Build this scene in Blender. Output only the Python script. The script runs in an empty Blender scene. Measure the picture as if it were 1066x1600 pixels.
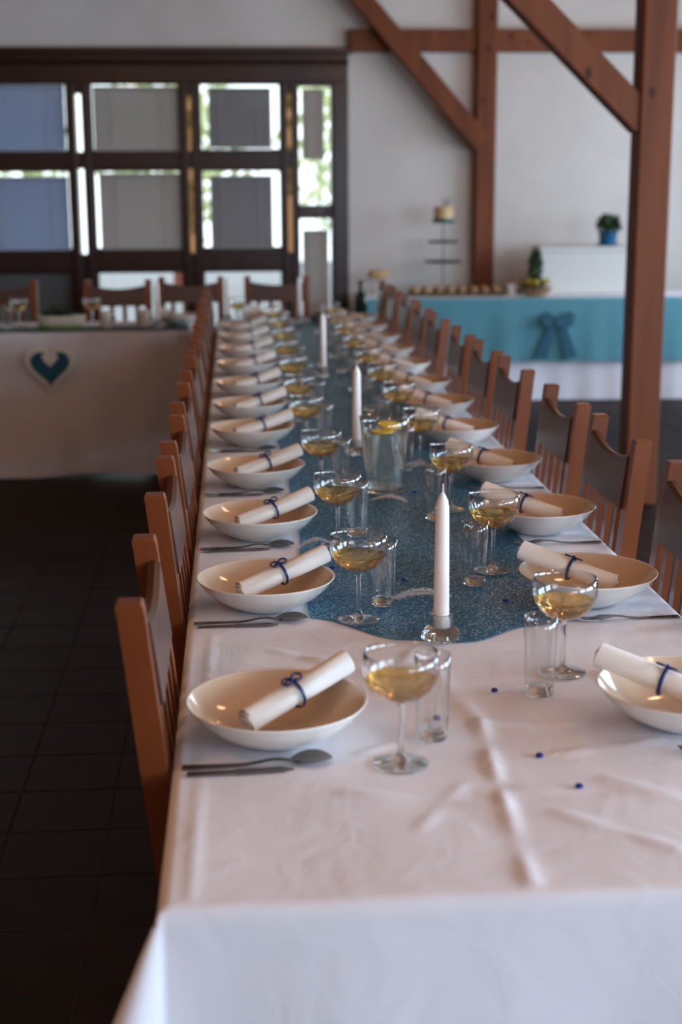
import bpy, bmesh, math, random
from mathutils import Vector, Matrix, Euler
R = math.radians
random.seed(7)
SC = bpy.context.scene
COL = SC.collection

# ------------------------------------------------------------------ camera
cam_d = bpy.data.cameras.new('camera'); cam = bpy.data.objects.new('camera', cam_d); COL.objects.link(cam)
SC.camera = cam
cam_d.sensor_fit = 'VERTICAL'; cam_d.sensor_height = 36.0; cam_d.lens = 50.0
cam_d.clip_start = 0.05; cam_d.clip_end = 200
yaw, pit, rol = R(4.25), R(12.9), R(0.3)
fw = Vector((math.sin(yaw)*math.cos(pit), math.cos(yaw)*math.cos(pit), -math.sin(pit)))
rt = Vector((math.cos(yaw), -math.sin(yaw), 0)); up = rt.cross(fw)
rr = rt*math.cos(rol) - up*math.sin(rol); uu = up*math.cos(rol) + rt*math.sin(rol)
cam.matrix_world = Matrix(((rr.x, uu.x, -fw.x, 0), (rr.y, uu.y, -fw.y, 0), (rr.z, uu.z, -fw.z, 1.47), (0, 0, 0, 1)))
cam_d.dof.use_dof = True; cam_d.dof.focus_distance = 2.50; cam_d.dof.aperture_fstop = 3.3

# ------------------------------------------------------------------ world, light, exposure
W = bpy.data.worlds.new('world'); SC.world = W; W.use_nodes = True
bg = W.node_tree.nodes['Background']; bg.inputs[0].default_value = (0.86, 0.93, 1.0, 1); bg.inputs[1].default_value = 3.2
VS = SC.view_settings
VS.view_transform = 'Standard'; VS.look = 'None'; VS.gamma = 1.0; VS.use_curve_mapping = False; VS.exposure = -0.02
SC.cycles.transparent_max_bounces = 64; SC.cycles.max_bounces = 10

ROOM_X0, ROOM_X1, ROOM_Y0, ROOM_Y1, ROOM_H = -4.2, 4.4, -3.2, 10.6, 3.3
RIGHT_WIN = [(-2.6, -0.4), (0.3, 2.5), (3.4, 5.6), (7.2, 9.6)]      # daylight openings in the right wall (y ranges)
FRONT_WIN = [(1.6, 3.8)]                               # daylight openings behind the camera (x ranges)
WIN_Z = (0.85, 2.35)
def day(name, loc, rot, sx, sy, power, col):
    l = bpy.data.lights.new(name, 'AREA'); l.shape = 'RECTANGLE'; l.size = sx; l.size_y = sy; l.energy = power; l.color = col
    o = bpy.data.objects.new(name, l); COL.objects.link(o); o.location = loc; o.rotation_euler = rot
    return o
zc, zh = (WIN_Z[0]+WIN_Z[1])/2, WIN_Z[1]-WIN_Z[0]
COOL = (0.56, 0.78, 1.0)
for (a, b), pw in zip(RIGHT_WIN, (175, 140, 100, 72)):
    day('daylight_right', (ROOM_X1-0.03, (a+b)/2, zc), (0, R(90), 0), zh, b-a, pw, COOL)
for (a, b), pw in zip(FRONT_WIN, (40,)):
    day('daylight_front', ((a+b)/2, ROOM_Y0+0.03, zc), (R(90), 0, 0), b-a, zh, pw, COOL)
LAMPS = [(-1.3, 0.9, 1.25), (1.8, 0.9, 0.65), (1.8, 3.8, 0.8), (2.3, 8.2, 0.75)]  # last one is an unseen lamp added to warm the back wall
LAMP_POWER = 13.0

# ------------------------------------------------------------------ materials
MATS = {}
def nodes(name):
    m = bpy.data.materials.new(name); m.use_nodes = True
    nt = m.node_tree; b = nt.nodes['Principled BSDF']
    MATS[name] = m
    return m, nt, b
def plain(name, col, rough=0.5, metal=0.0, **kw):
    m, nt, b = nodes(name)
    b.inputs['Base Color'].default_value = (*col, 1); b.inputs['Roughness'].default_value = rough; b.inputs['Metallic'].default_value = metal
    for k, v in kw.items(): b.inputs[k.replace('_', ' ')].default_value = v
    return m
def N(nt, t, **kw):
    n = nt.nodes.new(t)
    for k, v in kw.items(): setattr(n, k, v)
    return n
def coords(nt, scale, kind='Object'):
    tc = N(nt, 'ShaderNodeTexCoord'); mp = N(nt, 'ShaderNodeMapping')
    mp.inputs['Scale'].default_value = scale
    nt.links.new(tc.outputs[kind], mp.inputs[0]); return mp.outputs[0]
def ramp(nt, fac, stops):
    r = N(nt, 'ShaderNodeValToRGB'); e = r.color_ramp.elements
    while len(e) < len(stops): e.new(0.5)
    for q, (p, c) in zip(e, stops): q.position = p; q.color = (*c, 1)
    nt.links.new(fac, r.inputs[0]); return r.outputs[0]
def noise(nt, vec, scale, detail=3.0, rough=0.5, dist=0.0):
    n = N(nt, 'ShaderNodeTexNoise'); n.inputs['Scale'].default_value = scale; n.inputs['Detail'].default_value = detail
    n.inputs['Roughness'].default_value = rough; n.inputs['Distortion'].default_value = dist
    nt.links.new(vec, n.inputs['Vector']); return n.outputs['Fac']
def bump(nt, b, h, strength, dist=0.002):
    n = N(nt, 'ShaderNodeBump'); n.inputs['Strength'].default_value = strength; n.inputs['Distance'].default_value = dist
    nt.links.new(h, n.inputs['Height']); nt.links.new(n.outputs[0], b.inputs['Normal'])
def speckled(name, c0, c1, scale, rough=0.6, bmp=0.0, sc=(1, 1, 1), metal=0.0, dist=0.002):
    m, nt, b = nodes(name); v = coords(nt, sc); f = noise(nt, v, scale, 4)
    nt.links.new(ramp(nt, f, [(0.32, c0), (0.68, c1)]), b.inputs['Base Color'])
    b.inputs['Roughness'].default_value = rough; b.inputs['Metallic'].default_value = metal
    if bmp: bump(nt, b, f, bmp, dist)
    return m
def wood(name, c0, c1, grain, rough=0.35, knots=False):
    m, nt, b = nodes(name); v = coords(nt, grain)
    f = noise(nt, v, 6.0, 5, 0.6, 0.6)
    col = ramp(nt, f, [(0.28, c0), (0.72, c1)])
    if knots:
        vk = coords(nt, (7.5, 7.5, 4.2)); vo = N(nt, 'ShaderNodeTexVoronoi'); vo.inputs['Scale'].default_value = 1.0
        nt.links.new(vk, vo.inputs['Vector'])
        k = ramp(nt, vo.outputs['Distance'], [(0.07, (1, 1, 1)), (0.15, (0, 0, 0))])
        mx = N(nt, 'ShaderNodeMix', data_type='RGBA'); nt.links.new(k, mx.inputs[0]); nt.links.new(col, mx.inputs[6])
        mx.inputs[7].default_value = (c0[0]*0.35, c0[1]*0.35, c0[2]*0.35, 1); col = mx.outputs[2]
    nt.links.new(col, b.inputs['Base Color']); b.inputs['Roughness'].default_value = rough
    bump(nt, b, f, 0.12, 0.001)
    return m
def thin_glass(name, tint=(1, 1, 1), ior=1.5, gloss=1.0, base=0.0):
    m, nt, b = nodes(name); nt.nodes.remove(b)
    out = nt.nodes['Material Output']
    t = N(nt, 'ShaderNodeBsdfTransparent'); t.inputs[0].default_value = (*tint, 1)
    g = N(nt, 'ShaderNodeBsdfGlossy'); g.inputs['Roughness'].default_value = 0.02
    fr = N(nt, 'ShaderNodeFresnel'); fr.inputs[0].default_value = ior
    ge = N(nt, 'ShaderNodeNewGeometry'); io = N(nt, 'ShaderNodeMath', operation='MULTIPLY_ADD'); io.inputs[1].default_value = 1/ior-ior; io.inputs[2].default_value = ior
    nt.links.new(ge.outputs['Backfacing'], io.inputs[0]); nt.links.new(io.outputs[0], fr.inputs[0])
    ma = N(nt, 'ShaderNodeMath', operation='MULTIPLY_ADD', use_clamp=True); ma.inputs[1].default_value = gloss; ma.inputs[2].default_value = base
    nt.links.new(fr.outputs[0], ma.inputs[0])
    mx = N(nt, 'ShaderNodeMixShader'); nt.links.new(ma.outputs[0], mx.inputs[0]); nt.links.new(t.outputs[0], mx.inputs[1]); nt.links.new(g.outputs[0], mx.inputs[2])
    nt.links.new(mx.outputs[0], out.inputs[0]); return m
def solid_glass(name, tint, ior, mixf):
    m, nt, b = nodes(name); nt.nodes.remove(b); out = nt.nodes['Material Output']
    t = N(nt, 'ShaderNodeBsdfTransparent'); t.inputs[0].default_value = (*tint, 1)
    g = N(nt, 'ShaderNodeBsdfGlass'); g.inputs['Color'].default_value = (*tint, 1); g.inputs['IOR'].default_value = ior; g.inputs['Roughness'].default_value = 0.0
    mx = N(nt, 'ShaderNodeMixShader'); mx.inputs[0].default_value = mixf
    nt.links.new(t.outputs[0], mx.inputs[1]); nt.links.new(g.outputs[0], mx.inputs[2]); nt.links.new(mx.outputs[0], out.inputs[0]); return m

M = MATS
wood('chair_wood', (0.115, 0.025, 0.0055), (0.20, 0.050, 0.011), (1.5, 1.5, 0.22), 0.30); M['chair_wood'].node_tree.nodes['Principled BSDF'].inputs['Specular IOR Level'].default_value = 0.4
wood('chair_panel', (0.055, 0.022, 0.014), (0.085, 0.034, 0.022), (1.2, 0.25, 1.2), 0.35)
wood('timber', (0.11, 0.028, 0.0095), (0.21, 0.060, 0.020), (1.3, 1.3, 0.12), 0.6, True); M['timber'].node_tree.nodes['Principled BSDF'].inputs['Specular IOR Level'].default_value = 0.25
wood('dark_timber', (0.020, 0.0045, 0.002), (0.036, 0.0085, 0.0035), (1.2, 1.2, 0.2), 0.28)
wood('ceiling_wood', (0.34, 0.15, 0.06), (0.46, 0.22, 0.095), (0.3, 2, 2), 0.5)
speckled('wall_paint', (0.60, 0.56, 0.53), (0.66, 0.62, 0.59), 2.5, 0.85, 0.05)
wood('panel_wood', (0.34, 0.16, 0.07), (0.46, 0.24, 0.12), (0.3, 2, 2), 0.6)
speckled('tile', (0.012, 0.0036, 0.002), (0.020, 0.0065, 0.0036), 9, 0.5, 0.1); M['tile'].node_tree.nodes['Principled BSDF'].inputs['Specular IOR Level'].default_value = 0.12
plain('grout', (0.040, 0.022, 0.016), 0.9)
def cloth_mat(name, col, weave=900, wr=0.25):
    m, nt, b = nodes(name); v = coords(nt, (1, 1, 1))
    b.inputs['Base Color'].default_value = (*col, 1); b.inputs['Roughness'].default_value = 0.75
    b.inputs['Sheen Weight'].default_value = 0.15
    f = noise(nt, v, 11, 5, 0.55, 0.8); bump(nt, b, f, wr, 0.012); return m
cloth_mat('white_cloth', (0.74, 0.725, 0.79), 900, 0.22)
cloth_mat('teal_cloth', (0.085, 0.27, 0.34), 900, 0.2)
plain('bow_cloth', (0.001, 0.085, 0.14), 0.5)
plain('dark_teal_cloth', (0.01, 0.06, 0.08), 0.5)
plain('napkin_paper', (0.86, 0.835, 0.81), 0.8)
plain('porcelain', (0.80, 0.765, 0.72), 0.10, Coat_Weight=0.3)
plain('porcelain_warm_shade', (0.68, 0.53, 0.405), 0.10, Coat_Weight=0.3)  # plate interiors: white porcelain with the warm shade put into its colour
plain('ribbon_blue', (0.006, 0.028, 0.14), 0.35)
plain('gem_blue', (0.004, 0.03, 0.22), 0.12)
plain('steel', (0.24, 0.21, 0.20), 0.13, 1.0)
plain('candle_wax', (0.86, 0.80, 0.77), 0.45, Subsurface_Weight=0.15, Subsurface_Scale=0.01)
plain('wick', (0.75, 0.72, 0.68), 0.9)
thin_glass('glass_thin', (0.985, 0.99, 0.99), 1.5, 1.7, 0.03)
thin_glass('pane_glass', (0.93, 0.96, 0.95), 1.45, 1.0, 0.0)
thin_glass('pane_amber', (0.42, 0.30, 0.20), 1.45, 1.0, 0.0)
solid_glass('glass_solid', (0.97, 0.98, 0.98), 1.45, 0.85)
solid_glass('champagne', (0.975, 0.83, 0.53), 1.33, 0.6)
solid_glass('water', (0.97, 0.98, 0.96), 1.33, 0.45)
plain('feather_white', (0.82, 0.82, 0.84), 0.8)
plain('lemon_flesh', (0.85, 0.62, 0.06), 0.4); plain('lemon_rind', (0.85, 0.50, 0.02), 0.5)
plain('blind_slat', (0.38, 0.345, 0.32), 0.45)
plain('panel_grey', (0.10, 0.10, 0.105), 0.5); plain('blind_sky_tint', (0.30, 0.36, 0.50), 0.4); plain('blind_dark', (0.22, 0.21, 0.22), 0.45)  # the blue slats have the sky's reflection put into their colour
plain('box_white', (0.60, 0.60, 0.58), 0.6); plain('white_card', (0.80, 0.79, 0.77), 0.6)
plain('cream_bowl', (0.66, 0.62, 0.50), 0.35); plain('green_rim', (0.20, 0.36, 0.10), 0.5)
speckled('leaf', (0.010, 0.030, 0.008), (0.03, 0.08, 0.018), 30, 0.5)
speckled('hedge_leaf', (0.50, 0.56, 0.26), (0.82, 0.86, 0.58), 6, 0.6)
speckled('gravel', (0.17, 0.17, 0.18), (0.24, 0.24, 0.26), 20, 0.9)
plain('bottle_green', (0.004, 0.03, 0.022), 0.12); plain('bottle_cap', (0.12, 0.05, 0.05), 0.4)
speckled('pastry', (0.36, 0.19, 0.07), (0.58, 0.38, 0.18), 40, 0.6)
plain('tray_brown', (0.10, 0.05, 0.025), 0.5); plain('slate', (0.045, 0.045, 0.045), 0.5)
plain('cake_icing', (0.62, 0.43, 0.22), 0.5); plain('pot_blue', (0.005, 0.10, 0.22), 0.4)
plain('basket_brown', (0.30, 0.17, 0.09), 0.7); plain('fruit_yellow', (0.35, 0.24, 0.03), 0.4); plain('petal_yellow', (0.6, 0.42, 0.03), 0.6)
plain('lamp_metal', (0.05, 0.05, 0.05), 0.4, 1.0)
m, nt, b = nodes('lamp_globe'); b.inputs['Emission Color'].default_value = (1.0, 0.55, 0.26, 1); b.inputs['Emission Strength'].default_value = 18.0
b.inputs['Base Color'].default_value = (0.9, 0.85, 0.8, 1)
# glitter organza runner
m, nt, b = nodes('runner_organza'); v = coords(nt, (1, 1, 1))
f1 = noise(nt, v, 300, 4, 0.7); f2 = noise(nt, v, 5, 2)
vb = N(nt, 'ShaderNodeTexVoronoi'); vb.inputs['Scale'].default_value = 380; nt.links.new(v, vb.inputs['Vector'])
sb_ = N(nt, 'ShaderNodeSeparateColor'); nt.links.new(vb.outputs['Color'], sb_.inputs[0])
c1 = ramp(nt, sb_.outputs[2], [(0.0, (0.001, 0.032, 0.085)), (0.55, (0.006, 0.125, 0.27)), (1.0, (0.08, 0.34, 0.58))])
nt.links.new(c1, b.inputs['Base Color']); b.inputs['Roughness'].default_value = 0.5
vo = N(nt, 'ShaderNodeTexVoronoi'); vo.inputs['Scale'].default_value = 420; nt.links.new(v, vo.inputs['Vector'])
sp = N(nt, 'ShaderNodeSeparateColor'); nt.links.new(vo.outputs['Color'], sp.inputs[0])
gt = N(nt, 'ShaderNodeMath', operation='GREATER_THAN'); gt.inputs[1].default_value = 0.88; nt.links.new(sp.outputs[0], gt.inputs[0])
gl = N(nt, 'ShaderNodeBsdfGlossy'); gl.inputs['Roughness'].default_value = 0.42; gl.inputs[0].default_value = (0.70, 0.84, 0.92, 1)
bn = N(nt, 'ShaderNodeBump'); bn.inputs['Strength'].default_value = 1.0; bn.inputs['Distance'].default_value = 0.002
nt.links.new(sp.outputs[1], bn.inputs['Height']); 
mx = N(nt, 'ShaderNodeMixShader'); nt.links.new(gt.outputs[0], mx.inputs[0]); nt.links.new(b.outputs[0], mx.inputs[1]); nt.links.new(gl.outputs[0], mx.inputs[2])
tr = N(nt, 'ShaderNodeBsdfTransparent'); tr.inputs[0].default_value = (0.25, 0.6, 0.8, 1)
m2 = N(nt, 'ShaderNodeMixShader'); m2.inputs[0].default_value = 0.16
nt.links.new(mx.outputs[0], m2.inputs[1]); nt.links.new(tr.outputs[0], m2.inputs[2])
nt.links.new(m2.outputs[0], nt.nodes['Material Output'].inputs[0])

# ------------------------------------------------------------------ mesh helpers
class MB:
    def __init__(s): s.v = []; s.f = []; s.mi = []; s.cur = 0
    def add(s, verts, faces, mtx=None):
        o = len(s.v)
        s.v += [tuple(mtx @ Vector(p)) if mtx else tuple(p) for p in verts]
        s.f += [tuple(i+o for i in f) for f in faces]; s.mi += [s.cur]*len(faces)
        return s
    def box(s, x0, x1, y0, y1, z0, z1, bev=0.0, mtx=None):
        if bev <= 0:
            v = [(x, y, z) for z in (z0, z1) for y in (y0, y1) for x in (x0, x1)]
            return s.add(v, [(0, 2, 3, 1), (4, 5, 7, 6), (0, 1, 5, 4), (2, 6, 7, 3), (0, 4, 6, 2), (1, 3, 7, 5)], mtx)
        bm = bmesh.new(); bmesh.ops.create_cube(bm, size=1.0)
        for p in bm.verts: p.co = Vector(((x0+x1)/2+p.co.x*(x1-x0), (y0+y1)/2+p.co.y*(y1-y0), (z0+z1)/2+p.co.z*(z1-z0)))
        bmesh.ops.bevel(bm, geom=bm.edges[:], offset=bev, segments=1, affect='EDGES', profile=0.5)
        bm.verts.index_update()
        s.add([p.co.copy() for p in bm.verts], [[q.index for q in f.verts] for f in bm.faces], mtx); bm.free(); return s
    def sweep(s, secs):
        """secs: list of closed rings with equal vertex count; capped"""
        n = len(secs[0]); o = len(s.v)
        for r_ in secs: s.v += [tuple(p) for p in r_]
        for i in range(len(secs)-1):
            for j in range(n):
                a, b_ = o+i*n+j, o+i*n+(j+1) % n
                s.f.append((a, b_, b_+n, a+n)); s.mi.append(s.cur)
        s.f.append(tuple(o+j for j in reversed(range(n)))); s.mi.append(s.cur)
        s.f.append(tuple(o+(len(secs)-1)*n+j for j in range(n))); s.mi.append(s.cur)
        return s
    def lathe(s, prof, n=32, mtx=None, close=False, wav=None):
        """prof: (r,z) list revolved about Z; r==0 gives poles"""
        vs, fs, rings = [], [], []
        for (r_, z) in prof:
            if r_ < 1e-6: rings.append([len(vs)]); vs.append((0, 0, z))
            else:
                st = len(vs)
                for k in range(n):
                    a = 2*math.pi*k/n; q = r_*(1+(wav(a, z) if wav else 0))
                    vs.append((q*math.cos(a), q*math.sin(a), z))
                rings.append(list(range(st, st+n)))
        seq = list(zip(rings, rings[1:])) + ([(rings[-1], rings[0])] if close else [])
        for A, B in seq:
            for k in range(n):
                k2 = (k+1) % n
                if len(A) == 1 and len(B) == 1: continue
                if len(A) == 1: fs.append((A[0], B[k2], B[k]))
                elif len(B) == 1: fs.append((A[k], A[k2], B[0]))
                else: fs.append((A[k], A[k2], B[k2], B[k]))
        return s.add(vs, fs, mtx)
    def tube(s, pts, rad, n=8):
        pts = [Vector(p) for p in pts]; rads = rad if isinstance(rad, (list, tuple)) else [rad]*len(pts)
        secs = []; prev = None
        for i, p in enumerate(pts):
            d = (pts[min(i+1, len(pts)-1)]-pts[max(i-1, 0)]).normalized()
            if prev is None: a = Vector((0, 0, 1)) if abs(d.z) < 0.9 else Vector((1, 0, 0)); u_ = d.cross(a).normalized()
            else: u_ = (prev - d*prev.dot(d)).normalized()
            w = d.cross(u_); prev = u_
            secs.append([p+(u_*math.cos(2*math.pi*k/n)+w*math.sin(2*math.pi*k/n))*rads[i] for k in range(n)])
        return s.sweep(secs)
    def prism(s, poly, d0, d1, axis='Y', mtx=None):
        """2D outline extruded along an axis (Y: outline in XZ; Z: outline in XY; X: outline in YZ)"""
        n = len(poly)
        mk = {'Y': lambda a, b_, d: (a, d, b_), 'Z': lambda a, b_, d: (a, b_, d), 'X': lambda a, b_, d: (d, a, b_)}[axis]
        v = [mk(a, b_, d0) for a, b_ in poly]+[mk(a, b_, d1) for a, b_ in poly]
        f = [tuple(range(n)), tuple(reversed(range(n, 2*n)))]+[(j, j+n, (j+1) % n+n, (j+1) % n) for j in range(n)]
        return s.add(v, f, mtx)
    def ico(s, c, r_, sub=1, sq=(1, 1, 1), jit=0.0):
        bm = bmesh.new(); bmesh.ops.create_icosphere(bm, subdivisions=sub, radius=1.0)
        for p in bm.verts:
            k = 1+random.uniform(-jit, jit)
            p.co = Vector((c[0]+p.co.x*r_*sq[0]*k, c[1]+p.co.y*r_*sq[1]*k, c[2]+p.co.z*r_*sq[2]*k))
        bm.verts.index_update()
        s.add([p.co.copy() for p in bm.verts], [[q.index for q in f.verts] for f in bm.faces]); bm.free(); return s
    def grid(s, rows):
        o = len(s.v); n = len(rows[0])
        for r_ in rows: s.v += [tuple(p) for p in r_]
        for i in range(len(rows)-1):
            for j in range(n-1):
                a = o+i*n+j; s.f.append((a, a+1, a+n+1, a+n)); s.mi.append(s.cur)
        return s
    def mesh(s, name, mats, smooth=False):
        me = bpy.data.meshes.new(name); me.from_pydata(s.v, [], s.f)
        for q in (mats if isinstance(mats, (list, tuple)) else [mats]): me.materials.append(M[q])
        bm = bmesh.new(); bm.from_mesh(me); bmesh.ops.recalc_face_normals(bm, faces=bm.faces[:]); bm.to_mesh(me); bm.free()
        me.polygons.foreach_set('material_index', s.mi)
        if smooth:
            me.polygons.foreach_set('use_smooth', [True]*len(me.polygons))
            if smooth != 'all':
                me.set_sharp_from_angle(angle=R(smooth if smooth is not True else 40))
        me.update(); return me
    def obj(s, name, mats, parent=None, smooth=False):
        o = bpy.data.objects.new(name, s.mesh(name, mats, smooth)); COL.objects.link(o)
        if parent: o.parent = parent
        return o
def tag(o, label=None, cat=None, group=None, kind=None):
    if label: o['label'] = label
    if cat: o['category'] = cat
    if group: o['group'] = group
    if kind: o['kind'] = kind
    return o
def thing(name, label, cat, loc=(0, 0, 0), rz=0.0, group=None, kind=None):
    o = bpy.data.objects.new(name, None); COL.objects.link(o); o.empty_display_size = 0.1
    o.location = loc; o.rotation_euler = (0, 0, rz); return tag(o, label, cat, group, kind)
CH = {}
def kids(o): return [c for c in COL.objects if c.parent == o]
def dup(root, loc=None, rot=None, label=None, group=None, tree=None):
    r_ = root.copy(); COL.objects.link(r_)
    if loc is not None: r_.location = loc
    if rot is not None: r_.rotation_euler = rot
    if label: r_['label'] = label
    if group: r_['group'] = group
    for ch in list(root.children):
        c = ch.copy(); COL.objects.link(c); c.parent = r_
        for g in list(ch.children):
            d = g.copy(); COL.objects.link(d); d.parent = c
    return r_
ORD = ['first', 'second', 'third', 'fourth', 'fifth', 'sixth', 'seventh', 'eighth', 'ninth', 'tenth', 'eleventh', 'twelfth', 'thirteenth', 'fourteenth']

# ------------------------------------------------------------------ floor with tiles
TS, GAP = 0.2315, 0.0045
TX0, TY0 = -0.32, 2.431
fl = MB().box(ROOM_X0, ROOM_X1, ROOM_Y0, ROOM_Y1, -0.12, -0.0025).obj('floor', 'grout')
tag(fl, 'dark brown tiled floor with thin pale joints', None, None, 'structure')
def in_view(p):
    v_ = Vector(p)-Vector((0, 0, 1.47)); w = v_.dot(fw)
    if w < 0.3: return None
    x = 533+2222*v_.dot(rr)/w; y = 800-2222*v_.dot(uu)/w
    return (-60 < x < 1120 and -20 < y < 1660), x, y
cells = []
for i in range(math.floor((ROOM_X0-TX0)/TS), math.ceil((ROOM_X1-TX0)/TS)):
    for j in range(math.floor((ROOM_Y0-TY0)/TS), math.ceil((ROOM_Y1-TY0)/TS)):
        x0, x1 = max(ROOM_X0, TX0+i*TS), min(ROOM_X1, TX0+(i+1)*TS); y0, y1 = max(ROOM_Y0, TY0+j*TS), min(ROOM_Y1, TY0+(j+1)*TS)
        if x1-x0 < 0.05 or y1-y0 < 0.05: continue
        c = ((x0+x1)/2, (y0+y1)/2, 0); iv = in_view(c)
        score = 1e9
        full = x1-x0 > TS-1e-4 and y1-y0 > TS-1e-4
        if full and iv and iv[0] and (c[0] < -0.12 or c[0] > 0.85) and not (c[0] < -0.1 and c[1] > 7.4) and c[1] < 9.7: score = c[1]
        cells.append((score, x0, x1, y0, y1))
cells.sort(key=lambda q: q[0])
tile_me = MB().box(-TS/2+GAP/2, TS/2-GAP/2, -TS/2+GAP/2, TS/2-GAP/2, -0.006, 0, 0.0012).mesh('tile', 'tile')
rest = MB()
for n, (sc_, x0, x1, y0, y1) in enumerate(cells):
    if n < 300 and sc_ < 1e8:
        o = bpy.data.objects.new('tile', tile_me); COL.objects.link(o); o.parent = fl
        o.location = ((x0+x1)/2, (y0+y1)/2, random.uniform(-0.0004, 0.0))
        o.rotation_euler = (random.uniform(-0.0015, 0.0015), random.uniform(-0.0015, 0.0015), 0)
    else: rest.box(x0+GAP/2, x1-GAP/2, y0+GAP/2, y1-GAP/2, -0.006, 0.0)
tag(rest.obj('tile_field', 'tile', fl), kind='stuff')

# ------------------------------------------------------------------ walls and ceiling
def struct(o, label=None): return tag(o, label, None, None, 'structure')
T = 0.25
FX1 = 0.852          # right end of the glazed timber front
w = MB(); w.box(ROOM_X0, FX1, ROOM_Y1, ROOM_Y1+T, 2.43, ROOM_H); w.box(FX1, ROOM_X1, ROOM_Y1, ROOM_Y1+T, 0, ROOM_H)
w.box(ROOM_X0, -2.56, ROOM_Y1, ROOM_Y1+T, 0, 2.43)
struct(w.obj('wall_back', 'wall_paint'), 'off-white plastered wall behind the buffet table')
struct(MB().box(ROOM_X0-T, ROOM_X0, ROOM_Y0-T, ROOM_Y1+T, 0, ROOM_H).obj('wall_left', 'panel_wood'))
w = MB(); ys = [ROOM_Y0-T]+[q for p in RIGHT_WIN for q in p]+[ROOM_Y1+T]
for a, b_ in zip(ys[0::2], ys[1::2]): w.box(ROOM_X1, ROOM_X1+T, a, b_, 0, ROOM_H)
for a, b_ in RIGHT_WIN: w.box(ROOM_X1, ROOM_X1+T, a, b_, 0, WIN_Z[0]); w.box(ROOM_X1, ROOM_X1+T, a, b_, WIN_Z[1], ROOM_H)
struct(w.obj('wall_right', 'wall_paint'))
w = MB(); xs = [ROOM_X0]+[q for p in FRONT_WIN for q in p]+[ROOM_X1]
for a, b_ in zip(xs[0::2], xs[1::2]): w.box(a, b_, ROOM_Y0-T, ROOM_Y0, 0, ROOM_H)
for a, b_ in FRONT_WIN: w.box(a, b_, ROOM_Y0-T, ROOM_Y0, 0, WIN_Z[0]); w.box(a, b_, ROOM_Y0-T, ROOM_Y0, WIN_Z[1], ROOM_H)
struct(w.obj('wall_front', 'wall_paint'))
struct(MB().box(ROOM_X0-T, ROOM_X1+T, ROOM_Y0-T, ROOM_Y1+T, ROOM_H, ROOM_H+0.2).obj('ceiling', 'ceiling_wood'))

# glazed timber front: columns of panes between dark posts
YW = ROOM_Y1
COLS = [(-2.43, -1.80), (-1.65, -1.143), (-0.993, -0.351), (-0.222, 0.375)]
COLS[1] = (-1.785, -1.143); COLS[0] = (-2.56, -1.92)
ROWS = [(1.718, 2.199), (1.599-0.576, 1.599), (0.12, 0.877)]
MUL = [(-1.92, -1.785), (-1.143, -0.993), (-0.351, -0.222), (0.375, 0.482)]
hd = struct(MB().box(-2.56, FX1, YW-0.03, YW+0.10, 2.199, 2.385, 0.004).obj('trim_1', 'dark_timber'), 'dark timber header above the glazed front')
MB().box(-2.56, FX1+0.03, YW-0.075, YW+0.10, 2.385, 2.43, 0.006).obj('cornice', 'dark_timber', hd)
MB().tube([(-2.56, YW-0.045, 2.33), (FX1, YW-0.045, 2.33)], 0.018, 10).obj('moulding', 'dark_timber', hd, True)
struct(MB().box(0.742, FX1, YW-0.05, YW+0.10, 0, 2.199, 0.004).obj('trim_2', 'dark_timber'), 'dark timber jamb between the glazed door and plaster wall')
for k, (a, b_) in enumerate(MUL):
    c = (a+b_)/2; g = 0.022 if k < 2 else 0.016
    p = struct(MB().box(a, c-g, YW-0.05, YW+0.10, 0, 2.199, 0.004).obj('trim_%d' % (k+3), 'dark_timber'), 'dark timber window post split by a narrow glass strip')
    MB().box(c+g, b_, YW-0.05, YW+0.10, 0, 2.199, 0.004).obj('post_half', 'dark_timber', p)
    for (z0, z1) in ((0.0, 1.0), (1.60, 1.72), (2.12, 2.199)): MB().box(c-g, c+g, YW-0.03, YW+0.09, z0, z1).obj('filler', 'dark_timber', p)
    MB().box(c-g, c+g, YW+0.03, YW+0.036, 1.0, 2.12).obj('pane', 'pane_glass' if k < 2 else 'pane_amber', p)
wn = 0
for k, (a, b_) in enumerate(COLS):
    wn += 1
    r_ = bpy.data.objects.new('window_%d' % wn, None); COL.objects.link(r_); struct(r_)
    for (z0, z1) in ((0, 0.12), (0.877, 1.023), (1.599, 1.718)):
        MB().box(a, b_, YW-0.02, YW+0.08, z0, z1, 0.004).obj('rail', 'dark_timber', r_)
    for (z0, z1) in ROWS:
        if k < 2 and z0 < 0.5: MB().box(a, b_, YW+0.045, YW+0.06, z0, z1).obj('infill_panel', 'panel_grey', r_)
        else: MB().box(a, b_, YW+0.045, YW+0.051, z0, z1).obj('pane', 'pane_glass', r_)
        for (x0, x1, q0, q1) in ((a, a+0.02, z0, z1), (b_-0.02, b_, z0, z1), (a+0.02, b_-0.02, z0, z0+0.018), (a+0.02, b_-0.02, z1-0.018, z1)):
            MB().box(x0, x1, YW+0.01, YW+0.045, q0, q1).obj('bead', 'dark_timber', r_)
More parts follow.
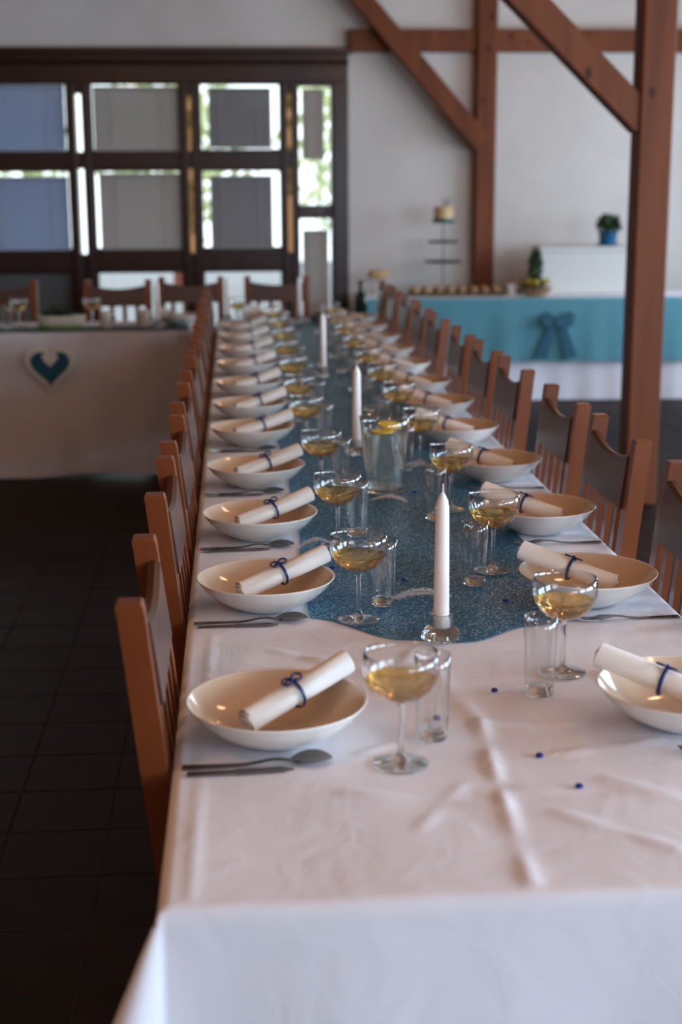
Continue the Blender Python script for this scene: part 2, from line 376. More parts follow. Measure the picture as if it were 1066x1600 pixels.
def blind(a, b_, z0, z1, label, bm='blind_slat', tilt=65, pitch=0.0222):
    t = thing('venetian_blind', label, 'blind', ((a+b_)/2, YW-0.012, z1), 0, 'venetian blinds in the glazed front')
    w_ = (b_-a)/2; s = MB(); z = -0.03
    while z > -(z1-z0)+0.012:
        c, sn = math.cos(R(tilt))*0.0125, math.sin(R(tilt))*0.0125
        s.add([(-w_, -c, z-sn), (w_, -c, z-sn), (w_, c, z+sn), (-w_, c, z+sn), (-w_, -c*0.2-0.002, z-sn*0.2), (w_, -c*0.2-0.002, z-sn*0.2)], [(0, 1, 5, 4), (4, 5, 2, 3)])
        z -= pitch
    tag(s.obj('slat_stack', bm, t), kind='stuff')
    MB().box(-w_, w_, -0.012, 0.012, -0.022, 0, 0.002).obj('head_rail', bm, t)
    MB().box(-w_, w_, -0.010, 0.010, -(z1-z0), -(z1-z0)+0.012, 0.002).obj('bottom_rail', bm, t)
    for sx in (-0.6, 0.6): MB().box(w_*sx-0.003, w_*sx+0.003, -0.0135, -0.0125, -(z1-z0), 0).obj('cord_tape', 'blind_slat', t)
U_, L_ = ROWS[0], ROWS[1]
blind(-1.77, -1.165, U_[0]+0.005, U_[1]-0.022, 'sky-tinted venetian blind filling the upper pane above the heart-decorated table', 'blind_sky_tint')
blind(-1.77, -1.165, L_[0]+0.005, L_[1]-0.05, 'sky-tinted venetian blind filling the lower pane above the heart-decorated table', 'blind_sky_tint')
blind(-0.965, -0.365, U_[0]+0.005, U_[1]-0.03, 'grey venetian blind in the upper pane of the middle window')
blind(-0.945, -0.365, L_[0]+0.005, L_[1]-0.03, 'grey venetian blind in the lower pane of the middle window')
blind(-0.150, 0.300, U_[0]+0.005, U_[1]-0.04, 'narrow dark grey venetian blind with light around it, upper pane beside the door', 'blind_dark')
blind(-0.150, 0.300, L_[0]+0.005, L_[1]-0.05, 'narrow dark grey venetian blind with light around it, lower pane beside the door', 'blind_dark')
# glazed door
d = bpy.data.objects.new('door_1', None); COL.objects.link(d); struct(d, 'narrow glazed door in dark timber at the end of the window front')
for (x0, x1, z0, z1) in ((0.482, 0.742, 2.169, 2.199), (0.482, 0.742, 1.239, 1.339), (0.482, 0.742, 0, 0.42), (0.482, 0.497, 0.42, 2.169), (0.727, 0.742, 0.42, 2.169)):
    MB().box(x0, x1, YW-0.02, YW+0.07, z0, z1, 0.003).obj('door_rail', 'dark_timber', d)
for (z0, z1) in ((1.339, 2.169), (0.42, 1.239)): MB().box(0.497, 0.727, YW+0.03, YW+0.036, z0, z1).obj('pane', 'pane_glass', d)
MB().tube([(0.712, YW-0.02, 1.29), (0.712, YW-0.06, 1.29), (0.63, YW-0.06, 1.29)], 0.008, 8).obj('handle', 'steel', d, True)
blind(0.515, 0.705, 0.46, 1.16, 'long pale grey venetian blind hanging in the lower half of the glazed door')
blind(0.520, 0.680, 1.66, 2.15, 'short narrow grey venetian blind in the upper half of the glazed door')

# timber frame: wall post, beam, braces, free-standing post
def timber(name, label, cat, boxes):
    o = boxes.obj(name, 'timber'); return tag(o, label, cat, None, 'structure')
timber('timber_beam', 'horizontal brown timber beam on the back wall', 'beam', MB().box(FX1+0.01, ROOM_X1, YW-0.09, YW, 2.40, 2.553, 0.006))
timber('timber_post', 'brown timber wall post standing behind the buffet table', 'post', MB().box(1.772, 1.912, YW-0.13, YW, 0, ROOM_H, 0.006))
def brace(x0, z0, x1, z1, wd, y0, y1):
    dx, dz = x1-x0, z1-z0; L = math.hypot(dx, dz); ang = math.atan2(dz, dx)
    mt = Matrix.Translation((x0, (y0+y1)/2, z0)) @ Matrix.Rotation(-ang, 4, 'Y')
    return MB().box(0.0, L, -(y1-y0)/2, (y1-y0)/2, -wd/2, wd/2, 0.005, mt)
timber('timber_brace', 'slanting brown timber brace running up from the wall post', 'brace', brace(1.80, 1.765, 0.60, 3.13, 0.135, YW-0.215, YW-0.095))
timber('timber_post', 'thick free-standing brown timber post beside the long table', 'post', MB().box(1.812, 1.962, 6.4, 6.55, 0, ROOM_H, 0.007))
timber('timber_brace', 'broad slanting timber brace joined to the free-standing post', 'brace', brace(1.845, 1.742, 0.46, 3.06, 0.132, 6.415, 6.525))
timber('timber_beam', 'timber tie beam over the free-standing post', 'beam', MB().box(ROOM_X0, ROOM_X1, 6.40, 6.56, 3.06, 3.24, 0.006))

# outside: lawn and hedge
tag(MB().box(-14, 14, ROOM_Y1+T+0.02, 30, -0.3, -0.05).obj('gravel_terrace', 'gravel'), 'pale gravel terrace outside behind the glazed front', 'gravel', None, 'stuff')
def leaves(mb, c, rad, n, size, sq=(1, 1, 1)):
    for _ in range(n):
        while True:
            p = Vector((random.uniform(-1, 1), random.uniform(-1, 1), random.uniform(-1, 1)))
            if 0.25 < p.length < 1: break
        q = Vector((c[0]+p.x*rad*sq[0], c[1]+p.y*rad*sq[1], c[2]+p.z*rad*sq[2]))
        s = size*random.uniform(0.6, 1.3)
        mt = Matrix.Translation(q) @ Euler((random.uniform(-1.2, 1.2), random.uniform(-1.2, 1.2), random.uniform(0, 6.3))).to_matrix().to_4x4()
        mb.add([(-s, 0, 0), (-0.2*s, -0.38*s, 0.08*s), (s, 0, -0.05*s), (-0.2*s, 0.38*s, 0.08*s), (0.35*s, -0.28*s, 0.05*s), (0.35*s, 0.28*s, 0.05*s)],
               [(0, 1, 3), (1, 4, 5, 3), (4, 2, 5)], mt)
for k in range(5):
    cx = -6.0+k*2.6; h = MB(); leaves(h, (0, 0, 2.1), 1.2, 600, 0.17, (0.95, 0.6, 1.2))
    o = thing('garden_tree', 'leafy green tree outside behind the glazed front', 'tree', (cx, 21.0, -0.040), 0, 'trees in the garden')
    h.obj('foliage', 'hedge_leaf', o); MB().tube([(0, 0, 0), (0.03, 0, 1.0), (0, 0.02, 2.2)], [0.07, 0.05, 0.03], 7).obj('stem', 'chair_wood', o)

# pendant lamps (the warm room light)
def lamp(x, y, k):
    t = thing('pendant_lamp', 'warm glowing globe pendant lamp hanging from the wooden ceiling', 'lamp', (x, y, ROOM_H), 0, 'pendant lamps')
    MB().lathe([(0, 0), (0.05, 0), (0.05, -0.02), (0.012, -0.035), (0, -0.035)], 20).obj('ceiling_rose', 'lamp_metal', t, True)
    MB().tube([(0, 0, -0.03), (0, 0, -0.22)], 0.005, 6).obj('cord', 'lamp_metal', t)
    g = MB().lathe([(0, -0.22)]+[(0.10*math.sin(a), -0.32+0.10*math.cos(a)) for a in [R(q) for q in range(15, 180, 15)]]+[(0, -0.42)], 24).obj('globe', 'lamp_globe', t, 'all')
    l = bpy.data.lights.new('lamp_light', 'POINT'); l.energy = LAMP_POWER*k; l.color = (1.0, 0.52, 0.24); l.shadow_soft_size = 0.12
    o = bpy.data.objects.new('lamp_light', l); COL.objects.link(o); o.location = (0, 0, -0.56); o.parent = t
for x, y, k in LAMPS: lamp(x, y, k)

# ------------------------------------------------------------------ long table
TXL, TXR, TY, TYE, TZ = -0.088, 0.755, 1.34, 7.98, 0.75
tb = thing('banquet_table', 'long banquet table under a white cloth with blue runner', 'table', ((TXL+TXR)/2, (TY+TYE)/2, 0))
hx, hy = (TXR-TXL)/2-0.006, (TYE-TY)/2-0.006
MB().box(-hx, hx, -hy, hy, 0.712, 0.744, 0.003).obj('tabletop', 'dark_timber', tb)
for yy in (-hy+0.3, -1.66, 0, 1.66, hy-0.4):
    MB().box(-0.018, 0.018, yy-0.03, yy+0.03, 0.03, 0.712).obj('leg', 'dark_timber', tb); MB().box(-0.03, 0.03, yy-0.12, yy+0.12, 0.0, 0.03).obj('foot', 'dark_timber', tb)
RIDGES = [(0.30, 1.347, 0.31, 1.552, 0.004, 0.010), (0.31, 1.552, 0.315, 1.666, 0.005, 0.009), (0.315, 1.666, 0.325, 1.82, 0.0055, 0.010), (0.325, 1.82, 0.29, 2.05, 0.004, 0.014),
          (0.325, 1.815, 0.46, 1.805, 0.003, 0.010), (0.123, 1.605, 0.31, 1.55, 0.003, 0.012), (0.366, 1.529, 0.48, 1.42, 0.003, 0.012), (-0.047, 2.25, -0.058, 1.36, 0.0018, 0.006),
          (0.149, 1.723, 0.26, 1.80, 0.003, 0.009), (0.33, 1.60, 0.52, 1.56, 0.003, 0.012), (0.45, 1.62, 0.60, 1.50, 0.003, 0.014), (0.28, 2.15, 0.20, 1.95, 0.003, 0.012),
          (0.10, 2.12, 0.22, 2.02, 0.0035, 0.010), (0.05, 2.16, 0.14, 2.10, 0.003, 0.009), (0.20, 1.50, 0.27, 1.62, 0.002, 0.010), (0.40, 1.70, 0.55, 1.74, 0.0025, 0.010)]
def top_h(x, y):
    z = 0.0006*(math.sin(x*23+y*7)+math.sin(y*17-x*9))
    if y < 2.45:
        for (x0, y0, x1, y1, h, wd) in RIDGES:
            dx, dy = x1-x0, y1-y0; l2 = dx*dx+dy*dy; t = ((x-x0)*dx+(y-y0)*dy)/l2; tc = min(1, max(0, t))
            e = math.hypot(x-x0-tc*dx, y-y0-tc*dy)/wd
            if e < 3: z += h*math.exp(-e*e)*(0.6+0.4*math.sin(t*9))
    return z
HANG = 0.26
def frange(a, b_, n): return [a+(b_-a)*i/n for i in range(n+1)]
def smooth_(a, b_, x): t = min(1, max(0, (x-a)/(b_-a))); return t*t*(3-2*t)
def table_cloth(name, X0, X1, Y0, Y1, Z, sx, sy, hang, flare_side, flare_front, hfun, amp):
    """sx, sy: unfolded sample lists relative to X0 / Y0"""
    Wd, Ln = X1-X0, Y1-Y0; rows = []
    for t in sy:
        row = []
        for s in sx:
            a = -s if s < 0 else (s-Wd if s > Wd else 0); b_ = -t if t < 0 else (t-Ln if t > Ln else 0)
            px = X0+min(max(s, 0), Wd); py = Y0+min(max(t, 0), Ln); sgx = -1 if s < 0 else 1; sgy = -1 if t < 0 else 1
            if a == 0 and b_ == 0:
                e = min(s, Wd-s, t, Ln-t); row.append((px, py, Z+hfun(px, py)*min(1, e/0.02)-0.003*max(0, 1-e/0.006))); continue
            r_ = max(a, b_); ph = math.atan2(b_, a)
            fs, ff = flare_side(py), flare_front(px)
            ca, sa = math.cos(ph), math.sin(ph)
            corner = math.sin(2*ph)
            k = fs*ca*ca+ff*sa*sa+0.38*corner
            wv = amp*(r_/hang)*(math.sin((px*11 if b_ > 0 else py*13)+1.3*math.sin(px*5+py*4))+0.5*math.sin(px*29+py*23))*(1-corner)
            out = k*r_+wv+0.003
            row.append((px+sgx*ca*out, py+sgy*sa*out, Z-0.003-r_*(1-0.5*k*k)))
        rows.append(row)
    return MB().grid(rows)
Wd, Ln = TXR-TXL, TYE-TY
dr = [-HANG+HANG*i/16 for i in range(16)]
sx_ = dr+[-0.004]+frange(0, 0.012, 2)[:-1]+frange(0.012, Wd-0.012, 132)+frange(Wd-0.012, Wd, 2)[1:]+[Wd+0.004]+[Wd+HANG*(i+1)/16 for i in range(16)]
sy_ = dr+[-0.004]+frange(0, 0.012, 2)[:-1]+frange(0.012, 1.1, 175)+frange(1.1, Ln-0.012, 240)[1:]+[Ln, Ln+0.004]+[Ln+0.14*(i+1)/6 for i in range(6)]
tag(table_cloth('tablecloth', TXL, TXR, TY, TYE, TZ, sx_, sy_, HANG,
    lambda y: 0.10-0.26*smooth_(1.38, 1.62, y), lambda x: 0.20, top_h, 0.006).obj('tablecloth', 'white_cloth', None, 'all'),
    'creased white tablecloth covering the long banquet table', 'tablecloth')

# runner
def run_h(x, y): return 0.0012*math.sin(x*31+3*math.sin(y*3))+0.001*math.sin(y*13+x*8)
def near_end(u): # y of the near hem across the width
    pts = [(0, 2.322), (0.32, 2.19), (0.54, 2.168), (0.79, 2.24), (1, 2.272)]
    for (a, ya), (b_, yb) in zip(pts, pts[1:]):
        if u <= b_: t = (u-a)/(b_-a); t = t*t*(3-2*t); return ya+(yb-ya)*t
    return 2.272
rows = []
for i in range(261):
    t = i/260; row = []
    for j in range(41):
        u = j/40; y0 = near_end(u); y = y0+(7.9-y0)*(t**1.25)
        xl = 0.122+0.008*math.sin(y*2.3)+0.004*math.sin(y*9); xr = 0.590+0.008*math.sin(y*1.9+1)+0.004*math.sin(y*8)
        x = xl+(xr-xl)*u; e = min(u, 1-u, t*6)
        row.append((x, y, TZ+0.0025+run_h(x, y)*min(1, e*12)+top_h(x, y)))
    rows.append(row)
tag(MB().grid(rows).obj('table_runner', 'runner_organza', None, 'all'), 'glittering blue organza runner along the middle of the long table', 'runner')
RZ = TZ+0.0045     # things stand on the runner here
CZ = TZ+0.0012     # things stand on the cloth here

# ------------------------------------------------------------------ chairs
def make_chair():
    t = thing('dining_chair', '', 'chair')
    pth = [(-0.055, 0.0), (-0.02, 0.25), (0.0, 0.45), (-0.005, 0.59), (-0.022, 0.745), (-0.044, 0.955)]
    def px(z):
        for (xa, za), (xb, zb) in zip(pth, pth[1:]):
            if z <= zb: return xa+(xb-xa)*(z-za)/(zb-za)
        return pth[-1][0]
    for sy in (-1, 1):
        yc = sy*0.168; secs = []
        for (x, z) in pth: secs.append([(x-0.017, yc-0.018, z), (x+0.017, yc-0.018, z), (x+0.017, yc+0.018, z), (x-0.017, yc+0.018, z)])
        x, z = pth[-1]
        secs.append([(x-0.019, yc-0.018, 0.966), (x+0.015, yc-0.018, 0.966), (x+0.015, yc+0.018, 0.966), (x-0.019, yc+0.018, 0.966)])
        secs.append([(x-0.0165, yc-0.0155, 0.970), (x+0.0125, yc-0.0155, 0.970), (x+0.0125, yc+0.0155, 0.970), (x-0.0165, yc+0.0155, 0.970)])
        MB().sweep(secs).obj('back_post', 'chair_wood', t)
    # crest panel with a dipping top edge
    n = 12; P = MB(); secs = []
    for i in range(n+1):
        y = -0.150+0.300*i/n; zt = 0.938-0.020*math.sin(math.pi*i/n); zb = 0.825
        secs.append([(px(zb)+0.004, y, zb), (px(zb)+0.022, y, zb), (px(zt)+0.020, y, zt-0.004), (px(zt)+0.012, y, zt), (px(zt)+0.002, y, zt-0.002)])
    P.sweep(secs).obj('crest_panel', 'chair_panel', t, 35)
    for k in range(4):
        y = -0.105+0.07*k
        MB().sweep([[(px(z)+0.003, y-0.012, z), (px(z)+0.015, y-0.012, z), (px(z)+0.015, y+0.012, z), (px(z)+0.003, y+0.012, z)] for z in (0.56, 0.65, 0.745, 0.827)]).obj('back_slat', 'chair_wood', t)
    MB().box(-0.012, 0.012, -0.150, 0.150, 0.53, 0.562, 0.003).obj('lower_rail', 'chair_wood', t)
    s = MB(); s.prism([(-0.01, -0.15), (0.03, -0.185), (0.37, -0.20), (0.395, -0.18), (0.395, 0.18), (0.37, 0.20), (0.03, 0.185), (-0.01, 0.15)], 0.432, 0.456, 'Z').obj('seat', 'chair_wood', t)
    for sy in (-1, 1): MB().box(0.34, 0.378, sy*0.172-0.018, sy*0.172+0.018, 0, 0.432, 0.003).obj('front_leg', 'chair_wood', t)
    for sy in (-1, 1): MB().box(0.01, 0.345, sy*0.170-0.010, sy*0.170+0.010, 0.375, 0.432).obj('apron', 'chair_wood', t)
    MB().box(0.35, 0.37, -0.155, 0.155, 0.375, 0.432).obj('apron', 'chair_wood', t)
    for sy in (-1, 1): MB().box(-0.02, 0.345, sy*0.170-0.009, sy*0.170+0.009, 0.17, 0.20).obj('stretcher', 'chair_wood', t)
    return t
chair0 = make_chair(); first_chair = [True]
def place_chair(x, y, rz, label, group):
    if first_chair[0]:
        o = chair0; first_chair[0] = False; o.location = (x, y, 0); o.rotation_euler = (0, 0, rz); o['label'] = label; o['group'] = group
    else: o = dup(chair0, (x, y, 0), (0, 0, rz), label, group)
    return o
LCH = [1.694, 2.328, 2.832, 3.37, 3.974, 4.47, 4.99, 5.53, 6.05, 6.55, 6.97]
RCH = [2.185, 2.746, 3.244, 3.875, 4.345, 4.83, 5.43, 5.93, 6.42, 6.92, 7.42]
for k, y in enumerate(LCH):
    place_chair(-0.0900+random.uniform(-0.003, 0.002), y+0.185, R(random.uniform(-0.8, 0.8)), '%s brown wooden chair from the bare table end, on the heart-table side' % ORD[k], 'chairs along the long table')
for k, y in enumerate(RCH):
    place_chair(0.762+random.uniform(0, 0.006), y+0.185, R(180+random.uniform(-1.0, 1.0)), '%s brown wooden chair from the bare table end, on the buffet side' % ORD[k], 'chairs along the long table')
HCH = [(-1.27, 'brown wooden chair behind the cream flower bowl on the heart table'), (-0.64, 'brown wooden chair behind the candle on the heart table'),
       (-0.24, 'brown wooden chair behind the corner where the two tables meet'), (0.25, 'brown wooden chair at the far head of the long table')]
for x, lb in HCH:
    place_chair(x, 8.03 if x < -0.5 else 8.24, R(-90), lb, 'chairs behind the heart table')

# ------------------------------------------------------------------ tableware prototypes
def lathe_obj(name, mat, prof, n=40, parent=None, smooth=True, wav=None): return MB().lathe(prof, n, None, False, wav).obj(name, mat, parent, smooth)
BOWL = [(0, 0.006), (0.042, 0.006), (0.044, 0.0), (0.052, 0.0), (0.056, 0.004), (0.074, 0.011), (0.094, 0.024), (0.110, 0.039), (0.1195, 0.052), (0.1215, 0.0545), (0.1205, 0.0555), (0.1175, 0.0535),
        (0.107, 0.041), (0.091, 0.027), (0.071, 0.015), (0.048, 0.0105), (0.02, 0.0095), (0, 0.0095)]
bm_ = MB(); bm_.lathe(BOWL[:12], 56); bm_.cur = 1; bm_.lathe(BOWL[11:], 56); bowl_me = bm_.mesh('soup_plate', ['porcelain', 'porcelain_warm_shade'], 'all')
def coupe_proto():
    t = thing('coupe_glass', '', 'glass')
    outer = [(0.0, 0.0), (0.034, 0.0), (0.0365, 0.0012), (0.034, 0.0026), (0.018, 0.0055), (0.007, 0.0095), (0.0042, 0.018), (0.0036, 0.05), (0.0038, 0.074), (0.0055, 0.082), (0.0, 0.0838)]
    lathe_obj('stem', 'glass_solid', outer, 28, t, 'all')
    bw = [(0.0, 0.084), (0.013, 0.0855), (0.027, 0.0915), (0.039, 0.102), (0.046, 0.114), (0.0490, 0.126), (0.0488, 0.138), (0.0470, 0.150)]
    lathe_obj('glass_bowl', 'glass_thin', bw+[(0.0462, 0.150), (0.0479, 0.139)], 40, t, 'all')
    lathe_obj('champagne', 'champagne', [(0.0, 0.0853), (0.0126, 0.0868), (0.0262, 0.0926), (0.038, 0.103), (0.0428, 0.1105), (0.0446, 0.1145), (0.0440, 0.1138), (0.02, 0.1135), (0.0, 0.1135)], 40, t, 60)
    return t
def tumbler_proto():
    t = thing('tumbler', '', 'glass')
    rib = lambda a, z: 0.012*math.cos(a*12)*max(0, min(1, (0.085-z)/0.02))
    lathe_obj('glass_wall', 'glass_thin', [(0.0205, 0.004), (0.0212, 0.02), (0.0225, 0.06), (0.0238, 0.10), (0.0245, 0.118), (0.0238, 0.118), (0.0229, 0.10), (0.0216, 0.06), (0.0203, 0.022)], 72, t, 'all', rib)
    lathe_obj('glass_base', 'glass_solid', [(0.0, 0.0), (0.0185, 0.0), (0.0205, 0.002), (0.0203, 0.011), (0.014, 0.0135), (0.0, 0.0125)], 36, t, 'all')
    return t
def flat_ware(kind):
    mb = MB(); L = 0.192 if kind == 'spoon' else 0.182
    if kind == 'spoon': wf = lambda u: 0.0065-0.0035*smooth_(0, 0.45, u) if u < 0.72 else max(0.0004, 0.0028*(1-smooth_(0.9, 1, u))+0.0165*math.sin(math.pi*min(1, (u-0.72)/0.28))**0.6)
    elif kind == 'fork': wf = lambda u: 0.0065-0.0035*smooth_(0, 0.45, u) if u < 0.62 else 0.003+0.008*smooth_(0.62, 0.76, u)
    else: wf = lambda u: 0.007-0.001*u if u < 0.45 else (0.0095*(1-0.85*smooth_(0.88, 1.0, u)))
    secs = []; end = 0.78 if kind == 'fork' else 1.0
    for i in range(57):
        u = end*i/56; w_ = wf(u); x = -L/2+L*u
        neck = 0.006*math.exp(-((u-0.62)/0.14)**2) if kind != 'knife' else 0.0
        dish = 0.0085*math.sin(math.pi*min(1, max(0, (u-0.72)/0.28))) if kind == 'spoon' else (0.002*smooth_(0.62, 0.78, u) if kind == 'fork' else 0)
        zb = 0.0012+neck+0.0045*smooth_(0.85, 1.0, u)*(kind != 'knife')
        th = 0.0011
        ring = [(-w_, zb+dish*0.9), (-w_*0.5, zb+dish*0.25), (0, zb), (w_*0.5, zb+dish*0.25), (w_, zb+dish*0.9)]
        secs.append([(x, a, z+th) for a, z in ring]+[(x, a, z-th) for a, z in reversed(ring)])
    mb.sweep(secs)
    if kind == 'fork':
        for k in range(4):
            y = -0.0084+0.0056*k
            mb.sweep([[(-L/2+L*u, y-0.0015, z-0.001), (-L/2+L*u, y+0.0015, z-0.001), (-L/2+L*u, y+0.0012, z+0.001), (-L/2+L*u, y-0.0012, z+0.001)] for u, z in ((0.77, 0.0040), (0.85, 0.0028), (0.93, 0.0042), (1.0, 0.0075))])
    return mb.mesh(kind, 'steel', 45)
SPOON, FORK, KNIFE = flat_ware('spoon'), flat_ware('fork'), flat_ware('knife')
KNIFE.transform(Matrix.Diagonal((0.74, 0.8, 1, 1)))
def napkin_proto():
    t = thing('napkin_roll', '', 'napkin'); L = 0.178; mb = MB()
    # spiral roll: a sheet wound about 2.3 turns, along local X
    rows = []
    for i in range(25):
        x = -L/2+L*i/24; row = []
        sq = 1-0.10*math.exp(-((x+0.005)/0.012)**2); 
        for j in range(61):
            u = j/60; a = 2*math.pi*2.3*u+0.5; rad = (0.0085+0.0120*u)*sq*(1.0+0.05*math.sin(3*a+x*30))
            row.append((x+0.006*(1-u)*(1 if i > 12 else -1)*abs(i-12)/12, rad*math.cos(a), rad*0.92*math.sin(a)))
        rows.append(row)
    mb.grid(rows).obj('rolled_paper', 'napkin_paper', t, 'all')
    rg = MB().lathe([(0.0200+0.0011*math.cos(q), 0.0028*math.sin(q)) for q in [2*math.pi*k/8 for k in range(8)]], 28, Matrix.Translation((-0.005, 0, 0)) @ Matrix.Rotation(R(90), 4, 'Y'), True).obj('ribbon_band', 'ribbon_blue', t, 'all')
    for sx in (-1, 1):
        pts = [(-0.005+sx*(0.002+0.010*math.sin(q)*(1.0)), 0.004*math.sin(2*q)+0.004, 0.0185+0.005*abs(math.sin(q))) for q in [math.pi*k/9 for k in range(10)]]
        MB().tube([(-0.005+sx*0.0085+0.007*math.cos(q), 0.006*math.sin(q), 0.0222+0.002*math.sin(q)) for q in [2*math.pi*k/14 for k in range(15)]], 0.0017, 6).obj('bow_loop', 'ribbon_blue', rg, 'all')
    MB().ico((-0.005, 0, 0.0226), 0.0034, 2).obj('bead', 'gem_blue', rg, 'all')
    return t
coupe0, tumb0, nap0 = coupe_proto(), tumbler_proto(), napkin_proto()
used = set()
def place(proto, loc, rot, label, group):
    if id(proto) not in used: used.add(id(proto)); proto.location = loc; proto.rotation_euler = rot; proto['label'] = label; proto['group'] = group; return proto
    return dup(proto, loc, rot, label, group)
def single(name, me, loc, rot, label, cat, group=None):
    o = bpy.data.objects.new(name, me); COL.objects.link(o); o.location = loc; o.rotation_euler = rot; return tag(o, label, cat, group)
def napkin(bx, by, bz, ang, label, group, lo=-0.050, tilt=14.0):
    c = lo+0.089*math.cos(R(tilt)); zc_ = 0.0165+0.0165+0.089*math.sin(R(tilt))
    place(nap0, (bx+math.cos(ang)*c, by+math.sin(ang)*c, bz+zc_), (0, -R(tilt), ang), label, group)
LB = [1.793, 2.405, 2.916, 3.444, 4.019, 4.489, 4.99, 5.55, 6.07, 6.58, 7.09]
RB = [1.80, 2.378, 2.906, 3.451, 3.96, 4.45, 4.93, 5.45, 5.96, 6.47, 6.98, 7.49]
RBX = [0.605, 0.612, 0.635, 0.638, 0.625]
SD = ('on the heart-table side', 'on the buffet side')
for side, BL in ((0, LB), (1, RB)):
    for k, y in enumerate(BL):
        o_, s_ = ORD[k], SD[side]; j = lambda a: random.uniform(-a, a)
        far = min(1, k/3)
        if side == 0: bx = 0.046; cg = (0.2+j(0.006)*far, y-0.105+j(0.01)*far); tm = (0.252+j(0.006)*far, y-0.022+j(0.012)*far)
        else: bx = RBX[k] if k < len(RBX) else 0.636; cg = (0.484+j(0.006)*far, y+0.212+j(0.01)*far); tm = (0.430+j(0.006)*far, y+0.125+j(0.012)*far)
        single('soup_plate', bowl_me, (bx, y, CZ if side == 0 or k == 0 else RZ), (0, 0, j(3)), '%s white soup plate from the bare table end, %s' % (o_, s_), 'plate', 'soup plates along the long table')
        an = R((28 if side == 0 else 149)+j(3)*far+(9 if (k == 0 and side == 0) else 0))
        napkin(bx, y, CZ if side == 0 or k == 0 else RZ, an, '%s rolled napkin with blue ribbon from the bare table end, %s' % (o_, s_), 'rolled napkins in the soup plates')
        if side == 0 or y < 7.4:
            place(coupe0, (*cg, RZ if y > 2.1 or cg[1] > 2.25 else CZ), (0, 0, j(3)), '%s champagne coupe from the bare table end, %s' % (o_, s_), 'champagne coupes along the long table')
            place(tumb0, (*tm, RZ if tm[1] > 2.25 else CZ), (0, 0, j(3)), '%s empty ribbed tumbler from the bare table end, %s' % (o_, s_), 'empty tumblers along the long table')
        if side == 0:
            single('spoon', SPOON, (0.018, y-0.094, CZ), (0, 0, R(2)+j(0.03)*far), '%s steel spoon from the bare table end, %s' % (o_, s_), 'spoon', 'spoons along the long table')
            single('knife', KNIFE, (-0.004, y-0.116, CZ), (0, 0, R(3)+j(0.03)*far), '%s small steel knife from the bare table end, %s' % (o_, s_), 'knife', 'knives along the long table')
        else:
            single('fork', FORK, (0.655, y-0.108, CZ), (0, 0, R(182)+j(0.05)*far), '%s steel fork from the bare table end, %s' % (o_, s_), 'fork', 'forks along the long table')
            single('spoon', SPOON, (0.640, y+0.195, CZ), (0, 0, R(178)+j(0.04)*far), '%s steel spoon from the bare table end, %s' % (o_, s_), 'spoon', 'spoons along the long table')

# candles in glass holders
def candle_proto():
    h = thing('candle_holder', '', 'candle holder')
    lathe_obj('glass_foot', 'glass_solid', [(0, 0), (0.029, 0), (0.0315, 0.004), (0.030, 0.012), (0.024, 0.018), (0.019, 0.022), (0.0185, 0.036), (0.020, 0.042), (0.0155, 0.042), (0.0140, 0.038), (0.0138, 0.017), (0, 0.017)], 16, h, 30, lambda a, z: 0.06*math.cos(a*8) if z < 0.02 else 0)
    c = thing('taper_candle', '', 'candle')
    lathe_obj('wax', 'candle_wax', [(0, 0), (0.0131, 0), (0.0129, 0.02), (0.0112, 0.17), (0.0106, 0.200), (0.0092, 0.210), (0.0050, 0.219), (0.0022, 0.224), (0, 0.2245)], 24, c, 'all')
    MB().tube([(0, 0, 0.222), (0.0004, 0, 0.231), (0.0006, 0.0004, 0.238)], 0.0012, 6).obj('wick', 'wick', c)
    return h, c
hold0, cand0 = candle_proto()
CN = [(0.324, 2.185, 'at the near hem of the blue runner, unobstructed'), (0.328, 3.82, 'just behind the jug of lemon water'), (0.339, 5.46, 'halfway along the blue runner beyond the lemon jug'), (0.352, 7.70, 'at the far head of the long table')]
CN[0] = (0.324, 2.185, 'at the bare-end hem of the blue runner')
for x, y, wh in CN:
    place(hold0, (x, y, RZ), (0, 0, random.uniform(0, 3)), 'clear glass candle holder '+wh, 'candle holders on the runner')
    place(cand0, (x, y, RZ+0.0178), (0, 0, 0), 'white taper candle '+wh, 'white candles on the runner')

# jug of lemon water
j = thing('glass_jug', 'clear glass jug of water with lemon slices on the blue runner', 'jug', (0.352, 3.33, RZ))
lathe_obj('jug_wall', 'glass_thin', [(0.047, 0.006), (0.050, 0.04), (0.053, 0.10), (0.057, 0.16), (0.060, 0.182), (0.0585, 0.182), (0.0555, 0.16), (0.0515, 0.10), (0.0485, 0.04), (0.046, 0.014)], 60, j, 'all', lambda a, z: 0.006*math.cos(a*14) if z < 0.12 else 0)
lathe_obj('jug_base', 'glass_solid', [(0, 0), (0.045, 0), (0.048, 0.003), (0.0475, 0.011), (0, 0.011)], 40, j, 50)
lathe_obj('water', 'water', [(0, 0.0125), (0.0455, 0.0125), (0.0478, 0.05), (0.0508, 0.10), (0.0535, 0.145), (0, 0.145)], 48, j, 50)
lm = thing('lemon_slice', 'yellow lemon slice floating in the glass jug', 'lemon slice', (0.345, 3.31, RZ+0.1462), 0, 'lemon slices in the jug')
MB().lathe([(0, 0), (0.024, 0), (0.024, 0.005), (0, 0.005)], 28).obj('flesh', 'lemon_flesh', lm, 40)
MB().lathe([(0.0242, 0), (0.027, 0.0008), (0.027, 0.0045), (0.0242, 0.0052)], 28, None, True).obj('rind', 'lemon_rind', lm, 40)
l2 = dup(lm, (0.367, 3.350, RZ+0.155), (R(10), R(-6), 1), 'second lemon slice tilted against the wall of the glass jug')

